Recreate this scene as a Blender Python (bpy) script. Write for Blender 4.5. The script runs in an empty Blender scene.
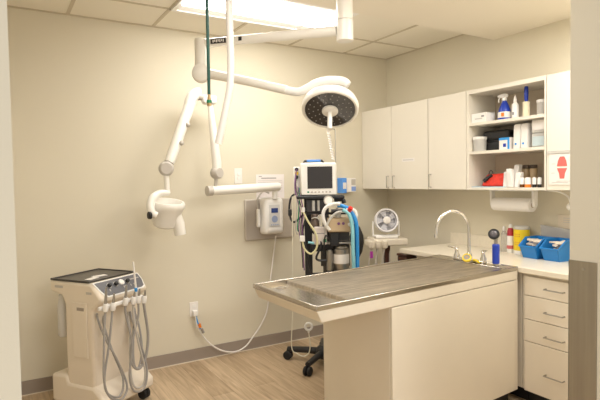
import bpy, bmesh, math, random
from mathutils import Vector, Matrix
random.seed(7)
SC = bpy.context.scene
COL = SC.collection
PI = math.pi

# ------------------------------------------------------------------ materials
def mat(name, col, rough=0.5, metal=0.0, bump=0.0, bscale=200.0, var=0.0, vscale=3.0, trans=0.0, coat=0.0, emit=None, estr=0.0, alpha=1.0):
    m = bpy.data.materials.new(name); m.use_nodes = True
    nt = m.node_tree; b = nt.nodes['Principled BSDF']
    b.inputs['Base Color'].default_value = (*col, 1)
    b.inputs['Roughness'].default_value = rough
    b.inputs['Metallic'].default_value = metal
    b.inputs['Transmission Weight'].default_value = trans
    b.inputs['Coat Weight'].default_value = coat
    b.inputs['Alpha'].default_value = alpha
    if emit:
        b.inputs['Emission Color'].default_value = (*emit, 1)
        b.inputs['Emission Strength'].default_value = estr
    tc = nt.nodes.new('ShaderNodeTexCoord')
    if var > 0:
        n = nt.nodes.new('ShaderNodeTexNoise'); n.inputs['Scale'].default_value = vscale; n.inputs['Detail'].default_value = 4
        r = nt.nodes.new('ShaderNodeValToRGB')
        r.color_ramp.elements[0].position = 0.3; r.color_ramp.elements[1].position = 0.7
        r.color_ramp.elements[0].color = (*[c*(1-var) for c in col], 1)
        r.color_ramp.elements[1].color = (*[min(1, c*(1+var)) for c in col], 1)
        nt.links.new(tc.outputs['Object'], n.inputs['Vector']); nt.links.new(n.outputs['Fac'], r.inputs['Fac'])
        nt.links.new(r.outputs['Color'], b.inputs['Base Color'])
    if bump > 0:
        n2 = nt.nodes.new('ShaderNodeTexNoise'); n2.inputs['Scale'].default_value = bscale; n2.inputs['Detail'].default_value = 3
        bp = nt.nodes.new('ShaderNodeBump'); bp.inputs['Strength'].default_value = bump; bp.inputs['Distance'].default_value = 0.01
        nt.links.new(tc.outputs['Object'], n2.inputs['Vector']); nt.links.new(n2.outputs['Fac'], bp.inputs['Height'])
        nt.links.new(bp.outputs['Normal'], b.inputs['Normal'])
    return m

def brushed(name, col, rough, axis_scale, var):
    m = mat(name, col, rough, 1.0)
    nt = m.node_tree; b = nt.nodes['Principled BSDF']
    tc = nt.nodes.new('ShaderNodeTexCoord'); mp = nt.nodes.new('ShaderNodeMapping'); mp.inputs['Scale'].default_value = axis_scale
    n = nt.nodes.new('ShaderNodeTexNoise'); n.inputs['Scale'].default_value = 1.0; n.inputs['Detail'].default_value = 5
    r = nt.nodes.new('ShaderNodeValToRGB')
    r.color_ramp.elements[0].color = (*[c*(1-var) for c in col], 1); r.color_ramp.elements[1].color = (*[min(1, c*(1+var)) for c in col], 1)
    r.color_ramp.elements[0].position = .3; r.color_ramp.elements[1].position = .7
    nt.links.new(tc.outputs['Object'], mp.inputs['Vector']); nt.links.new(mp.outputs['Vector'], n.inputs['Vector'])
    nt.links.new(n.outputs['Fac'], r.inputs['Fac']); nt.links.new(r.outputs['Color'], b.inputs['Base Color'])
    return m

def wood_floor():
    m = mat('floor_planks', (.5, .38, .25), .42)
    nt = m.node_tree; b = nt.nodes['Principled BSDF']
    tc = nt.nodes.new('ShaderNodeTexCoord')
    mp = nt.nodes.new('ShaderNodeMapping'); mp.inputs['Rotation'].default_value = (0, 0, PI/2)
    br = nt.nodes.new('ShaderNodeTexBrick')
    br.inputs['Scale'].default_value = 1.0; br.inputs['Brick Width'].default_value = 1.2; br.inputs['Row Height'].default_value = 0.16
    br.inputs['Mortar Size'].default_value = 0.0012; br.offset = 0.37
    br.inputs['Color1'].default_value = (.62, .475, .32, 1); br.inputs['Color2'].default_value = (.47, .345, .22, 1); br.inputs['Mortar'].default_value = (.30, .22, .14, 1)
    mp2 = nt.nodes.new('ShaderNodeMapping'); mp2.inputs['Scale'].default_value = (14, 1.1, 1)
    n = nt.nodes.new('ShaderNodeTexNoise'); n.inputs['Scale'].default_value = 2.0; n.inputs['Detail'].default_value = 7; n.inputs['Distortion'].default_value = 1.2
    mx = nt.nodes.new('ShaderNodeMix'); mx.data_type = 'RGBA'; mx.blend_type = 'MULTIPLY'; mx.inputs[0].default_value = .75
    rp = nt.nodes.new('ShaderNodeValToRGB'); rp.color_ramp.elements[0].position = .3; rp.color_ramp.elements[1].position = .68
    rp.color_ramp.elements[0].color = (.62, .58, .52, 1); rp.color_ramp.elements[1].color = (1.1, 1.1, 1.1, 1)
    nt.links.new(tc.outputs['Object'], mp.inputs['Vector']); nt.links.new(mp.outputs['Vector'], br.inputs['Vector'])
    nt.links.new(tc.outputs['Object'], mp2.inputs['Vector']); nt.links.new(mp2.outputs['Vector'], n.inputs['Vector'])
    nt.links.new(n.outputs['Fac'], rp.inputs['Fac'])
    nt.links.new(br.outputs['Color'], mx.inputs[6]); nt.links.new(rp.outputs['Color'], mx.inputs[7])
    nt.links.new(mx.outputs[2], b.inputs['Base Color'])
    return m

M_wall = mat('wall_paint', (.74, .685, .555), .75, bump=.06, bscale=260)
M_wallr = M_wall
M_ceil = mat('ceiling_tile', (.91, .86, .75), .9, bump=.25, bscale=180)
M_tbar = mat('ceiling_bar', (.62, .55, .43), .6)
M_soffit = mat('soffit_paint', (.91, .85, .74), .8)
M_base = mat('vinyl_base', (.34, .285, .24), .5)
M_caulk = mat('base_caulk', (.78, .70, .58), .6)
M_floor = wood_floor()
M_lam = mat('cream_laminate', (.83, .78, .685), .35, var=.015, vscale=2)
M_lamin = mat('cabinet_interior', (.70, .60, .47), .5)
M_pan = mat('base_laminate', (.82, .745, .62), .32, var=.02, vscale=3)
M_top = mat('counter_laminate', (.82, .75, .62), .28, var=.03, vscale=40)
M_steel = mat('chrome', (.78, .77, .75), .12, 1.0)
M_satin = mat('satin_steel', (.46, .44, .41), .34, 1.0)
M_plate = brushed('brushed_plate', (.40, .37, .32), .42, (60, 60, 2), .08)
M_grate = brushed('ribbed_steel', (.60, .545, .47), .42, (3, 90, 3), .22)
M_tub = brushed('tub_steel', (.74, .69, .62), .22, (3, 60, 3), .1)
M_rim = mat('rim_steel', (.60, .56, .50), .24, 1.0)
M_white = mat('white_enamel', (.88, .85, .79), .3)
M_whitep = mat('white_plastic', (.88, .86, .83), .4)
M_greyp = mat('pale_grey_plastic', (.54, .50, .45), .4)
M_cream = mat('cream_plastic', (.80, .72, .60), .35)
M_cart = mat('cart_plastic', (.80, .71, .59), .38)
M_panelg = mat('panel_grey', (.135, .135, .15), .3)
M_dark = mat('black_plastic', (.018, .018, .02), .4)
M_darkt = mat('dark_tray', (.05, .045, .042), .3)
M_rub = mat('black_rubber', (.012, .012, .013), .6)
M_hose = mat('grey_hose', (.33, .31, .29), .45)
M_green = mat('green_hose', (.012, .085, .065), .4)
M_greenb = mat('green_band', (.02, .25, .12), .4)
M_brass = mat('brass', (.6, .42, .22), .3, 1.0)
M_blue = mat('royal_blue', (.015, .05, .42), .3)
M_sky = mat('sky_blue', (.03, .30, .75), .35)
M_bin = mat('bin_blue', (.015, .22, .62), .35)
M_cyan = mat('pale_cyan', (.28, .62, .70), .35)
M_red = mat('red_fabric', (.72, .035, .015), .6, var=.15, vscale=40)
M_redp = mat('red_plastic', (.75, .04, .03), .35)
M_pink = mat('sign_red', (.82, .16, .14), .6)
M_orange = mat('orange_plastic', (.85, .22, .02), .4)
M_yellow = mat('yellow_plastic', (.85, .62, .02), .35)
M_yelpale = mat('pale_yellow_tube', (.72, .68, .40), .35)
M_purple = mat('purple_wire', (.20, .08, .22), .4)
M_magenta = mat('magenta_plastic', (.42, .03, .36), .4)
M_paper = mat('paper', (.88, .84, .80), .8)
M_ink = mat('ink', (.30, .29, .30), .8)
M_paleink = mat('faint_ink', (.62, .60, .58), .8)
M_screen = mat('dark_screen', (.035, .03, .028), .12)
M_lcd = mat('lcd_blue', (.03, .06, .25), .2)
M_glass = mat('lamp_glass', (.045, .042, .04), .08)
M_led = mat('led_lens', (.38,.36,.34), .2)
M_clear = mat('clear_plastic', (.90, .88, .84), .15, trans=.75)
M_frost = mat('frosted_plastic', (.80, .78, .74), .3, trans=.35)
M_tan = mat('tan_absorber', (.62, .47, .30), .5)
M_brown = mat('brown_glass', (.13, .05, .015), .15)
M_brownw = mat('dark_brown_laminate', (.07, .025, .015), .4)
M_tissue = mat('white_tissue', (.88, .85, .82), .9, bump=.3, bscale=60)
M_lens = mat('light_lens', (.95, .93, .9), .4, emit=(1.0, .97, .92), estr=13.0)
M_refl = mat('light_reflector', (.93, .91, .88), .5)

# ------------------------------------------------------------------ shape helpers
def bx(bm, x0, x1, y0, y1, z0, z1):
    vs = [bm.verts.new(p) for p in ((x0,y0,z0),(x1,y0,z0),(x1,y1,z0),(x0,y1,z0),(x0,y0,z1),(x1,y0,z1),(x1,y1,z1),(x0,y1,z1))]
    for f in ((0,3,2,1),(4,5,6,7),(0,1,5,4),(1,2,6,5),(2,3,7,6),(3,0,4,7)): bm.faces.new([vs[i] for i in f])
    return vs
def box(*a):
    bm = bmesh.new(); bx(bm, *a); return bm
def hexa(bm, pts):
    vs = [bm.verts.new(p) for p in pts]
    for f in ((0,3,2,1),(4,5,6,7),(0,1,5,4),(1,2,6,5),(2,3,7,6),(3,0,4,7)): bm.faces.new([vs[i] for i in f])
def frame_of(d):
    d = Vector(d).normalized(); a = Vector((0,0,1)) if abs(d.z) < .9 else Vector((1,0,0))
    u = d.cross(a).normalized(); v = d.cross(u).normalized(); return d, u, v
def tube(bm, pts, r, seg=10, smooth=0, cap=True):
    pts = [Vector(p) for p in pts]
    rs = list(r) if isinstance(r, (list, tuple)) else [r]*len(pts)
    if smooth and len(pts) > 2:
        P, Rr = [], []
        for i in range(len(pts)-1):
            p0 = pts[max(i-1,0)]; p1 = pts[i]; p2 = pts[i+1]; p3 = pts[min(i+2,len(pts)-1)]
            for k in range(smooth):
                t = k/smooth
                P.append(.5*((2*p1)+(-p0+p2)*t+(2*p0-5*p1+4*p2-p3)*t*t+(-p0+3*p1-3*p2+p3)*t**3)); Rr.append(rs[i]*(1-t)+rs[i+1]*t)
        P.append(pts[-1]); Rr.append(rs[-1]); pts, rs = P, Rr
    n = len(pts); rings = []
    d, u, v = frame_of(pts[1]-pts[0])
    for i in range(n):
        t = (pts[min(i+1,n-1)]-pts[max(i-1,0)])
        if t.length < 1e-9: t = d
        t = t.normalized()
        u = (u - t*u.dot(t)); u = u.normalized() if u.length > 1e-6 else frame_of(t)[1]
        w = t.cross(u)
        rings.append([bm.verts.new(pts[i]+(u*math.cos(2*PI*k/seg)+w*math.sin(2*PI*k/seg))*rs[i]) for k in range(seg)])
    for i in range(n-1):
        for k in range(seg):
            k2 = (k+1)%seg
            bm.faces.new((rings[i][k], rings[i][k2], rings[i+1][k2], rings[i+1][k]))
    if cap:
        bm.faces.new(rings[0][::-1]); bm.faces.new(rings[-1])
def tb(pts, r, seg=10, smooth=0):
    bm = bmesh.new(); tube(bm, pts, r, seg, smooth); return bm
def lathe(bm, prof, o=(0,0,0), axis=(0,0,1), seg=24, caps=True):
    # prof: list of (radius, height) along axis from o
    o = Vector(o); d, u, v = frame_of(axis); rings = []
    for (r, h) in prof:
        if r < 1e-6: rings.append([bm.verts.new(o+d*h)])
        else: rings.append([bm.verts.new(o+d*h+(u*math.cos(2*PI*k/seg)+v*math.sin(2*PI*k/seg))*r) for k in range(seg)])
    for a, b in zip(rings[:-1], rings[1:]):
        for k in range(seg):
            k2 = (k+1)%seg
            if len(a) == 1 and len(b) == 1: continue
            if len(a) == 1: bm.faces.new((a[0], b[k], b[k2]))
            elif len(b) == 1: bm.faces.new((a[k2], a[k], b[0]))
            else: bm.faces.new((a[k], b[k], b[k2], a[k2]))
    if not caps: return
    if len(rings[0]) > 1: bm.faces.new(rings[0])
    if len(rings[-1]) > 1: bm.faces.new(rings[-1][::-1])
def lt(prof, o=(0,0,0), axis=(0,0,1), seg=24):
    bm = bmesh.new(); lathe(bm, prof, o, axis, seg); return bm
def ball(bm, c, r, seg=16):
    n = 8; lathe(bm, [(r*math.sin(PI*i/n), -r*math.cos(PI*i/n)) for i in range(n+1)], c, (0,0,1), seg)
def prism(bm, poly, fn, d0, d1):
    # poly: 2-D points; fn(a, b, depth) gives the 3-D point
    A = [bm.verts.new(fn(a, b, d0)) for a, b in poly]; B = [bm.verts.new(fn(a, b, d1)) for a, b in poly]
    bm.faces.new(A); bm.faces.new(B[::-1]); n = len(poly)
    for i in range(n): bm.faces.new((A[i], B[i], B[(i+1)%n], A[(i+1)%n]))
def ring(bm, c, axis, R, r, seg=28, ts=8):
    d, u, v = frame_of(axis); c = Vector(c); rings = []
    for i in range(seg):
        a = 2*PI*i/seg; e = u*math.cos(a)+v*math.sin(a)
        rings.append([bm.verts.new(c+e*(R+r*math.cos(2*PI*k/ts))+d*r*math.sin(2*PI*k/ts)) for k in range(ts)])
    for i in range(seg):
        for k in range(ts):
            bm.faces.new((rings[i][k], rings[(i+1)%seg][k], rings[(i+1)%seg][(k+1)%ts], rings[i][(k+1)%ts]))

# ------------------------------------------------------------------ object helpers
def thing(name, label, cat, loc=(0,0,0), rotz=0, group=None):
    o = bpy.data.objects.new(name, None); COL.objects.link(o); o.empty_display_size = .05
    o.location = loc; o.rotation_euler = (0, 0, rotz); o['label'] = label; o['category'] = cat
    if group: o['group'] = group
    return o
def top_matrix(o):
    m = Matrix.Translation(o.location) @ Matrix.Rotation(o.rotation_euler.z, 4, 'Z')
    return top_matrix(o.parent) @ m if o.parent else m
def obj(name, bm, m, parent=None, bevel=0, seg=2, world=True, label=None, flat=False):
    bmesh.ops.recalc_face_normals(bm, faces=bm.faces)
    if parent is not None and world: bm.transform(top_matrix(parent).inverted())
    me = bpy.data.meshes.new(name); bm.to_mesh(me); bm.free()
    for p in me.polygons: p.use_smooth = not flat
    if not flat: me.set_sharp_from_angle(angle=math.radians(38))
    me.materials.append(m)
    o = bpy.data.objects.new(name, me); COL.objects.link(o)
    if parent is not None: o.parent = parent
    if bevel:
        b = o.modifiers.new('bevel', 'BEVEL'); b.width = bevel; b.segments = seg; b.limit_method = 'ANGLE'; b.angle_limit = math.radians(40)
    if label: o['label'] = label
    return o
def struct(name, bm, m, parent=None, bevel=0):
    o = obj(name, bm, m, parent, bevel)
    if parent is None: o['kind'] = 'structure'
    return o
def solo(name, bm, m, label, cat, group=None, bevel=0):
    # a thing that is one mesh: origin at the bottom centre
    vs = [v.co for v in bm.verts]
    c = Vector((sum(v.x for v in vs)/len(vs), sum(v.y for v in vs)/len(vs), min(v.z for v in vs)))
    bm.transform(Matrix.Translation(-c))
    o = obj(name, bm, m, None, bevel); o.location = c; o['label'] = label; o['category'] = cat
    if group: o['group'] = group
    return o

# ------------------------------------------------------------------ the room
H = 2.705
struct('floor', box(-3.9, .15, -7.5, .12, -.06, 0), M_floor)
struct('wall_back', box(-3.9, .15, 0, .12, 0, H+.08), M_wall)
struct('wall_right', box(0, .12, -3.14, 0, 0, H+.08), M_wallr)
struct('wall_left', box(-3.9, -3.78, -3.14, 0, 0, H+.08), M_wall)
struct('wall_front', box(-1.735, 0, -3.14, -2.99, 0, 2.585), M_wall)
struct('wall_front_left', box(-3.78, -3.453, -3.04, -2.90, 0, 2.585), M_wall)
ce = struct('ceiling', box(-3.78, 0, -1.31, 0, H, H+.08), M_ceil)
bm = bmesh.new()
for k in range(6): 
    x = -.55-.61*k
    bx(bm, x-.012, x+.012, -1.31, 0, H-.004, H+.002)
for y in (-.47, -1.08): bx(bm, -3.78, 0, y-.012, y+.012, H-.004, H+.002)
bx(bm, -3.78, 0, -.022, 0, H-.005, H+.002); bx(bm, -.022, 0, -1.31, 0, H-.005, H+.002)
obj('ceiling_grid', bm, M_tbar, ce)
struct('ceiling_soffit', box(-3.78, 0, -3.14, -1.31, 2.585, H+.08), M_soffit)
bm = box(-3.78, -.02, -.012, 0, 0, .1)
b0 = struct('baseboard_back', bm, M_base)
obj('caulk_line', box(-3.78, -.02, -.018, -.012, 0, .006), M_caulk, b0)

# steel corner guard on the end of the near wall
t = thing('corner_guard', 'brushed steel corner guard on the near wall end at far right', 'corner guard', (-1.737, -3.03, 0))
bm = bmesh.new(); bx(bm, -1.7375, -1.7352, -3.087, -2.988, .0, 1.183); bx(bm, -1.7375, -1.66, -2.9898, -2.9875, 0, 1.183)
obj('guard_plate', bm, M_plate, t)
obj('screw', lt([(.005,0),(.005,.002),(0,.003)], (-1.7375, -3.04, 1.155), (-1,0,0), 10), M_satin, t)

# ------------------------------------------------------------------ ceiling light
t = thing('ceiling_light', 'large lit fluorescent ceiling fixture near the back wall', 'ceiling light', (-1.77, -.775, H-.06))
x0, x1, y0, y1 = -2.378, -1.162, -1.068, -.482
bm = bmesh.new()
for a in ((x0,x1,y0,y0+.03),(x0,x1,y1-.03,y1),(x0,x0+.03,y0+.03,y1-.03),(x1-.03,x1,y0+.03,y1-.03)): bx(bm, a[0],a[1],a[2],a[3],H-.02,H-.001)
obj('frame', bm, M_refl, t)
bm = bmesh.new()
prism(bm, [(y0+.03,H-.002),(y0+.03,H-.016),(y0+.115,H-.004),(y0+.115,H-.002)], lambda a,b,d: (d,a,b), x0+.03, x1-.03)
prism(bm, [(y1-.03,H-.002),(y1-.03,H-.016),(y1-.115,H-.004),(y1-.115,H-.002)], lambda a,b,d: (d,a,b), x0+.03, x1-.03)
obj('reflector', bm, M_refl, t)
poly = [(y0+.115+(y1-y0-.23)*i/10, H-.006-.045*math.sin(PI*i/10)) for i in range(11)]
bm = bmesh.new(); prism(bm, poly, lambda a,b,d: (d,a,b), x0+.035, x1-.035)
obj('lens', bm, M_lens, t)

# ------------------------------------------------------------------ upper cabinets
def bar_handle(parent, p0, p1, out, r=.0045):
    p0, p1, out = Vector(p0), Vector(p1), Vector(out)
    return obj('handle', tb([p0, p0+out, p1+out, p1], r, 8), M_satin, parent, label='satin steel bar handle')
ZB, ZT, XD = 1.388, 2.152, -.325
def cab_box(y0, y1, parent):
    obj('cabinet_body', box(XD+.021, -.001, y0+.001, y1-.001, ZB, ZT), M_lam, parent)
t = thing('wall_cabinet', 'cream double door wall cabinet in the corner with two handles', 'cabinet', (-.16, -.45, ZB))
cab_box(-.9, -.002, t)
d = obj('door', box(XD, XD+.019, -.436, -.003, ZB+.001, ZT-.001), M_lam, t, .002)
bar_handle(d, (XD, -.393, 1.508), (XD, -.393, 1.40), (-.026, 0, 0))
d = obj('door', box(XD, XD+.019, -.897, -.441, ZB+.001, ZT-.001), M_lam, t, .002)
bar_handle(d, (XD, -.476, 1.508), (XD, -.476, 1.40), (-.026, 0, 0))
bm = bmesh.new(); bx(bm, XD-.0012, XD-.0001, -.737, -.578, 1.634, 1.664)
lb = solo('label_strip', bm, M_paper, 'small white label strip stuck on wall cabinet door', 'label')
bm = bmesh.new()
for k in range(11): bx(bm, XD-.0016, XD-.0011, -.722+k*.012, -.714+k*.012, 1.643, 1.655)
obj('lettering', bm, M_paleink, lb)
t = thing('wall_cabinet', 'cream single door wall cabinet beside the open shelves', 'cabinet', (-.16, -1.1, ZB))
cab_box(-1.308, -.902, t)
d = obj('door', box(XD, XD+.019, -1.305, -.904, ZB+.001, ZT-.001), M_lam, t, .002)
bar_handle(d, (XD, -.933, 1.515), (XD, -.933, 1.408), (-.026, 0, 0))
t = thing('open_shelf_cabinet', 'open fronted cream wall cabinet with two shelves of supplies', 'cabinet', (-.16, -1.64, ZB))
YA, YB = -1.975, -1.31
bm = bmesh.new()
bx(bm, XD, -.002, YB-.021, YB-.001, ZB, ZT); bx(bm, XD, -.002, YA+.001, YA+.012, ZB, ZT)
bx(bm, XD, -.002, YA+.012, YB-.021, ZT-.03, ZT); bx(bm, XD, -.002, YA+.012, YB-.021, ZB, ZB+.018)
obj('cabinet_body', bm, M_lam, t)
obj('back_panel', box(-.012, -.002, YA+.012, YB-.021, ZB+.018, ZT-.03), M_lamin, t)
S1, S2, S0 = 1.9, 1.682, ZB+.018
for z in (S1, S2): obj('shelf', box(XD+.004, -.012, YA+.012, YB-.021, z-.022, z), M_lam, t, .001)
t = thing('wall_cabinet', 'cream wall cabinet at far right with red diagram sheet', 'cabinet', (-.16, -2.2, ZB))
cab_box(-2.44, -1.977, t)
obj('door', box(XD, XD+.019, -2.437, -1.979, ZB+.001, ZT-.001), M_lam, t, .002)

# ---- things on the open shelves
def plain_box(name, x0, x1, y0, y1, z0, z1, m, label, cat, marks=(), group=None):
    # marks: (name, material, y0, y1, z0, z1) on the face towards the room
    o = solo(name, box(x0, x1, y0, y1, z0, z1), m, label, cat, group, .002)
    for (n, mm, a, b, c, d) in marks: obj(n, box(x0-.0012, x0-.0002, a, b, c, d), mm, o)
    return o
plain_box('glove_box', -.30, -.20, -1.475, -1.335, S1, S1+.072, M_whitep, 'white flat carton on the left of the top shelf', 'box',
    [('printing', M_paleink, -1.44, -1.37, S1+.025, S1+.034), ('printing', M_ink, -1.455, -1.43, S1+.04, S1+.052)])
plain_box('small_box', -.20, -.14, -1.56, -1.49, S1, S1+.075, mat('slate', (.16,.16,.20), .5), 'dark small box behind the blue spray bottle', 'box')
# spray bottle
c = (-.22, -1.575)
t = thing('spray_bottle', 'blue trigger spray bottle with white head on top shelf', 'spray bottle', (c[0], c[1], S1))
obj('bottle', lt([(.0,0),(.046,0),(.048,.01),(.047,.05),(.040,.085),(.024,.125),(.016,.14),(.016,.146),(0,.146)], (0,0,0)), M_blue, t, world=False)
bm = bmesh.new(); lathe(bm, [(.0185,.146),(.0185,.165),(.012,.17),(0,.17)]); 
prism(bm, [(-.05,.19),(-.05,.176),(-.012,.168),(.022,.168),(.03,.19),(.0,.2)], lambda a,b,d: (.3*a+d*.9, -a*.9+d*.3, b), -.010, .010)
tube(bm, [(-.012,.03,.172),(-.018,.038,.155),(-.016,.036,.138)], .004, 6)
obj('trigger_head', bm, M_whitep, t, world=False)
bm = bmesh.new()
for a in range(9):
    pass
lathe(bm, [(.0475,.018),(.0485,.02),(.0475,.06),(.046,.062)], seg=24); 
obj('label_band', bm, M_paper, t, world=False)
bm = bmesh.new(); bx(bm, -.0505, -.0455, -.03, -.008, .028, .054); obj('label_patch', bm, M_orange, t, world=False)
# white nozzle bottle
t = thing('squeeze_bottle', 'slim white nozzle bottle beside the blue spray bottle', 'bottle', (-.22, -1.665, S1))
obj('bottle', lt([(0,0),(.024,0),(.025,.006),(.024,.105),(.012,.12),(.012,.125),(0,.125)]), M_whitep, t, world=False)
obj('nozzle_cap', lt([(.013,.125),(.013,.14),(.006,.165),(.003,.172),(0,.172)]), M_paper, t, world=False)
obj('printing', box(-.026,-.0235,-.008,.006,.03,.05), M_ink, t, world=False)
# brush in holder
t = thing('lint_roller', 'cream roller with upright blue handle on the top shelf', 'roller', (-.22, -1.755, S1))
obj('roller_sheet', lt([(0,0),(.024,0),(.0245,.003),(.0245,.112),(.022,.114),(0,.114)]), mat('roller_paper',(.86,.78,.58),.7), t, world=False)
obj('handle', lt([(.010,.114),(.013,.13),(.015,.18),(.013,.215),(.009,.228),(0,.23)]), M_blue, t, world=False)
# jar top right
t = thing('storage_jar', 'clear jar with white lid at right of the top shelf', 'jar', (-.22, -1.885, S1))
obj('jar_body', lt([(0,0),(.038,0),(.04,.005),(.04,.085),(.037,.088),(0,.088)]), M_frost, t, world=False)
obj('lid', lt([(.042,.088),(.043,.092),(.043,.106),(.04,.11),(0,.11)]), M_whitep, t, world=False)
# middle shelf
t = thing('storage_jar', 'clear tub with white lid at left of the middle shelf', 'jar', (-.25, -1.375, S2))
obj('jar_body', lt([(0,0),(.045,0),(.047,.005),(.05,.09),(0,.09)]), M_frost, t, world=False)
obj('lid', lt([(.053,.09),(.054,.093),(.054,.108),(.05,.112),(0,.112)]), M_whitep, t, world=False)
t = thing('equipment_case', 'black zipped case on the middle shelf behind clear tub', 'case', (-.14, -1.49, S2))
obj('case_shell', box(-.08,.08,-.115,.115,0,.076), M_rub, t, .02, 3, world=False)
obj('case_lid', box(-.082,.082,-.117,.117,.08,.155), M_rub, t, .022, 3, world=False)
obj('zip_band', box(-.079,.079,-.114,.114,.074,.082), M_rub, t, world=False)
plain_box('carton', -.27, -.20, -1.655, -1.565, S2, S2+.088, M_paper, 'small blue and white carton on the middle shelf', 'box',
    [('blue_band', M_sky, -1.655, -1.637, S2, S2+.088), ('blue_band', M_sky, -1.637, -1.565, S2+.07, S2+.088), ('blue_mark', M_blue, -1.625, -1.60, S2+.02, S2+.045)])
for yy, lab in ((-1.705, 'white paper dressing pack standing left of its twin, middle shelf'), (-1.765, 'white paper dressing pack standing next to the clear stacked boxes')):
    bm = bmesh.new()
    hexa(bm, [(-.27,yy-.026,S2),(-.16,yy-.026,S2),(-.16,yy+.026,S2),(-.27,yy+.026,S2),(-.255,yy-.03,S2+.178),(-.17,yy-.03,S2+.178),(-.17,yy+.028,S2+.178),(-.255,yy+.03,S2+.178)])
    o = solo('dressing_pack', bm, M_tissue, lab, 'dressing pack', 'dressing packs', .01)
    obj('blue_seal', lt([(.008,0),(.008,.002),(0,.002)], (-.2695, yy, S2+.035), (-1,0,0.1), 12), M_sky, o)
t = thing('clear_box', 'clear plastic box with blue contents, lower of its stack', 'box', (-.21, -1.885, S2))
obj('box_body', box(-.06,.06,-.055,.055,0,.098), M_frost, t, .006, world=False); obj('contents', box(-.064,.04,-.045,.045,.012,.075), mat('pale_blue_packs',(.55,.66,.70),.6), t, world=False)
t = thing('clear_box', 'clear plastic box with white contents, upper of its stack', 'box', (-.21, -1.885, S2+.099))
obj('box_body', box(-.06,.06,-.055,.055,0,.098), M_frost, t, .006, world=False); obj('contents', box(-.064,.04,-.045,.045,.02,.085), M_paper, t, world=False)
# bottom shelf
solo('folder', box(-.31,-.05,-1.62,-1.345,S0,S0+.006), mat('folder_blue',(.45,.60,.72),.5), 'thin pale blue folder under the red pouch', 'folder')
bm = bmesh.new(); zf = S0+.0065
hexa(bm, [(-.26,-1.595,zf),(-.13,-1.595,zf),(-.13,-1.385,zf),(-.26,-1.385,zf),(-.21,-1.585,zf+.10),(-.16,-1.585,zf+.10),(-.16,-1.40,zf+.092),(-.21,-1.40,zf+.092)])
o = solo('red_pouch', bm, M_red, 'bright red fabric pouch on the bottom shelf', 'pouch', None, .018)
obj('black_patch', tb([(-.263,-1.42,S0+.045),(-.235,-1.44,S0+.075),(-.215,-1.46,S0+.092)], .013, 8), M_rub, o)
obj('carry_loop', tb([(-.19,-1.41,S0+.095),(-.19,-1.42,S0+.125),(-.19,-1.44,S0+.123),(-.19,-1.45,S0+.098)], .003, 6, 4), M_dark, o)
for i, (x, y, h, a, lab) in enumerate([(-.25,-1.617,.115,.15,'white tissue pack, leftmost in the row beside red pouch'), (-.26,-1.664,.135,-.1,'white tissue pack, second in the row from red pouch'),
        (-.25,-1.712,.11,.2,'white tissue pack closest to the small vials'), (-.20,-1.655,.165,.35,'tallest crumpled white pack standing behind the tissue packs')]):
    bm = box(-.022,.022,-.021,.021,0,h)
    for v in bm.verts:
        if v.co.z > .01: v.co.x += .02*math.sin(a*5); v.co.y += .008*math.cos(a*9)
    o = obj('tissue_pack', bm, M_tissue, None, .008); o.location = (x, y, S0); o['label'] = lab; o['category'] = 'tissue pack'; o['group'] = 'tissue packs on the bottom shelf'
for y, lab in ((-1.67, 'brown glass jar with dark lid, left of two at back'), (-1.73, 'brown glass jar with dark lid, right of two at back')):
    t = thing('brown_jar', lab, 'jar', (-.10, y, S0), 0, 'brown jars on the bottom shelf')
    obj('jar_body', lt([(0,0),(.025,0),(.027,.004),(.027,.125),(.022,.135),(0,.135)]), mat('amber_jar',(.58,.43,.26),.25), t, world=False)
    obj('lid', lt([(.025,.135),(.026,.138),(.026,.158),(.023,.162),(0,.162)]), mat('dark_lid',(.10,.07,.05),.4), t, world=False)
for y, r, mm, lab in ((-1.757,.017,M_brown,'small clear vial with dark brown base on bottom shelf'), (-1.803,.022,M_orange,'small clear vial with orange contents on bottom shelf'),
        (-1.853,.014,M_rub,'small clear vial with black base, left of a pair'), (-1.892,.014,M_rub,'small clear vial with black base, right of a pair')):
    t = thing('vial', lab, 'vial', (-.27, y, S0), 0, 'vials on the bottom shelf')
    obj('contents', lt([(0,0),(r,0),(r,.022),(0,.022)], seg=14), mm, t, world=False)
    obj('vial_body', lt([(r,.022),(r,.062),(r*.7,.07),(0,.07)], seg=14), M_whitep, t, world=False)

# sheet with red diagram
t = thing('diagram_sheet', 'white sheet with red diamond diagram in a door holder', 'sign', (XD-.004, -2.09, 1.42))
obj('sheet', box(XD-.004, XD-.001, -2.19, -2.0, 1.425, 1.63), M_paper, t)
bm = bmesh.new()
prism(bm, [(-2.125,1.545),(-2.118,1.58),(-2.105,1.608),(-2.075,1.608),(-2.062,1.58),(-2.055,1.545)], lambda a,b,d: (d,a,b), XD-.0055, XD-.0042)
prism(bm, [(-2.125,1.533),(-2.055,1.533),(-2.07,1.50),(-2.075,1.465),(-2.105,1.465),(-2.11,1.50)], lambda a,b,d: (d,a,b), XD-.0055, XD-.0042)
obj('red_diagram', bm, M_pink, t)
bm = bmesh.new()
for z, a, b in ((1.447,-2.16,-2.05),(1.438,-2.13,-2.02),(1.56,-2.045,-2.02),(1.50,-2.04,-2.015),(1.58,-2.17,-2.14)): bx(bm, XD-.0052, XD-.0041, a, b, z, z+.004)
obj('printing', bm, M_paleink, t)
obj('holder_clip', box(XD-.008, XD-.001, -2.2, -1.99, 1.628, 1.65), M_frost, t, .002)

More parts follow.
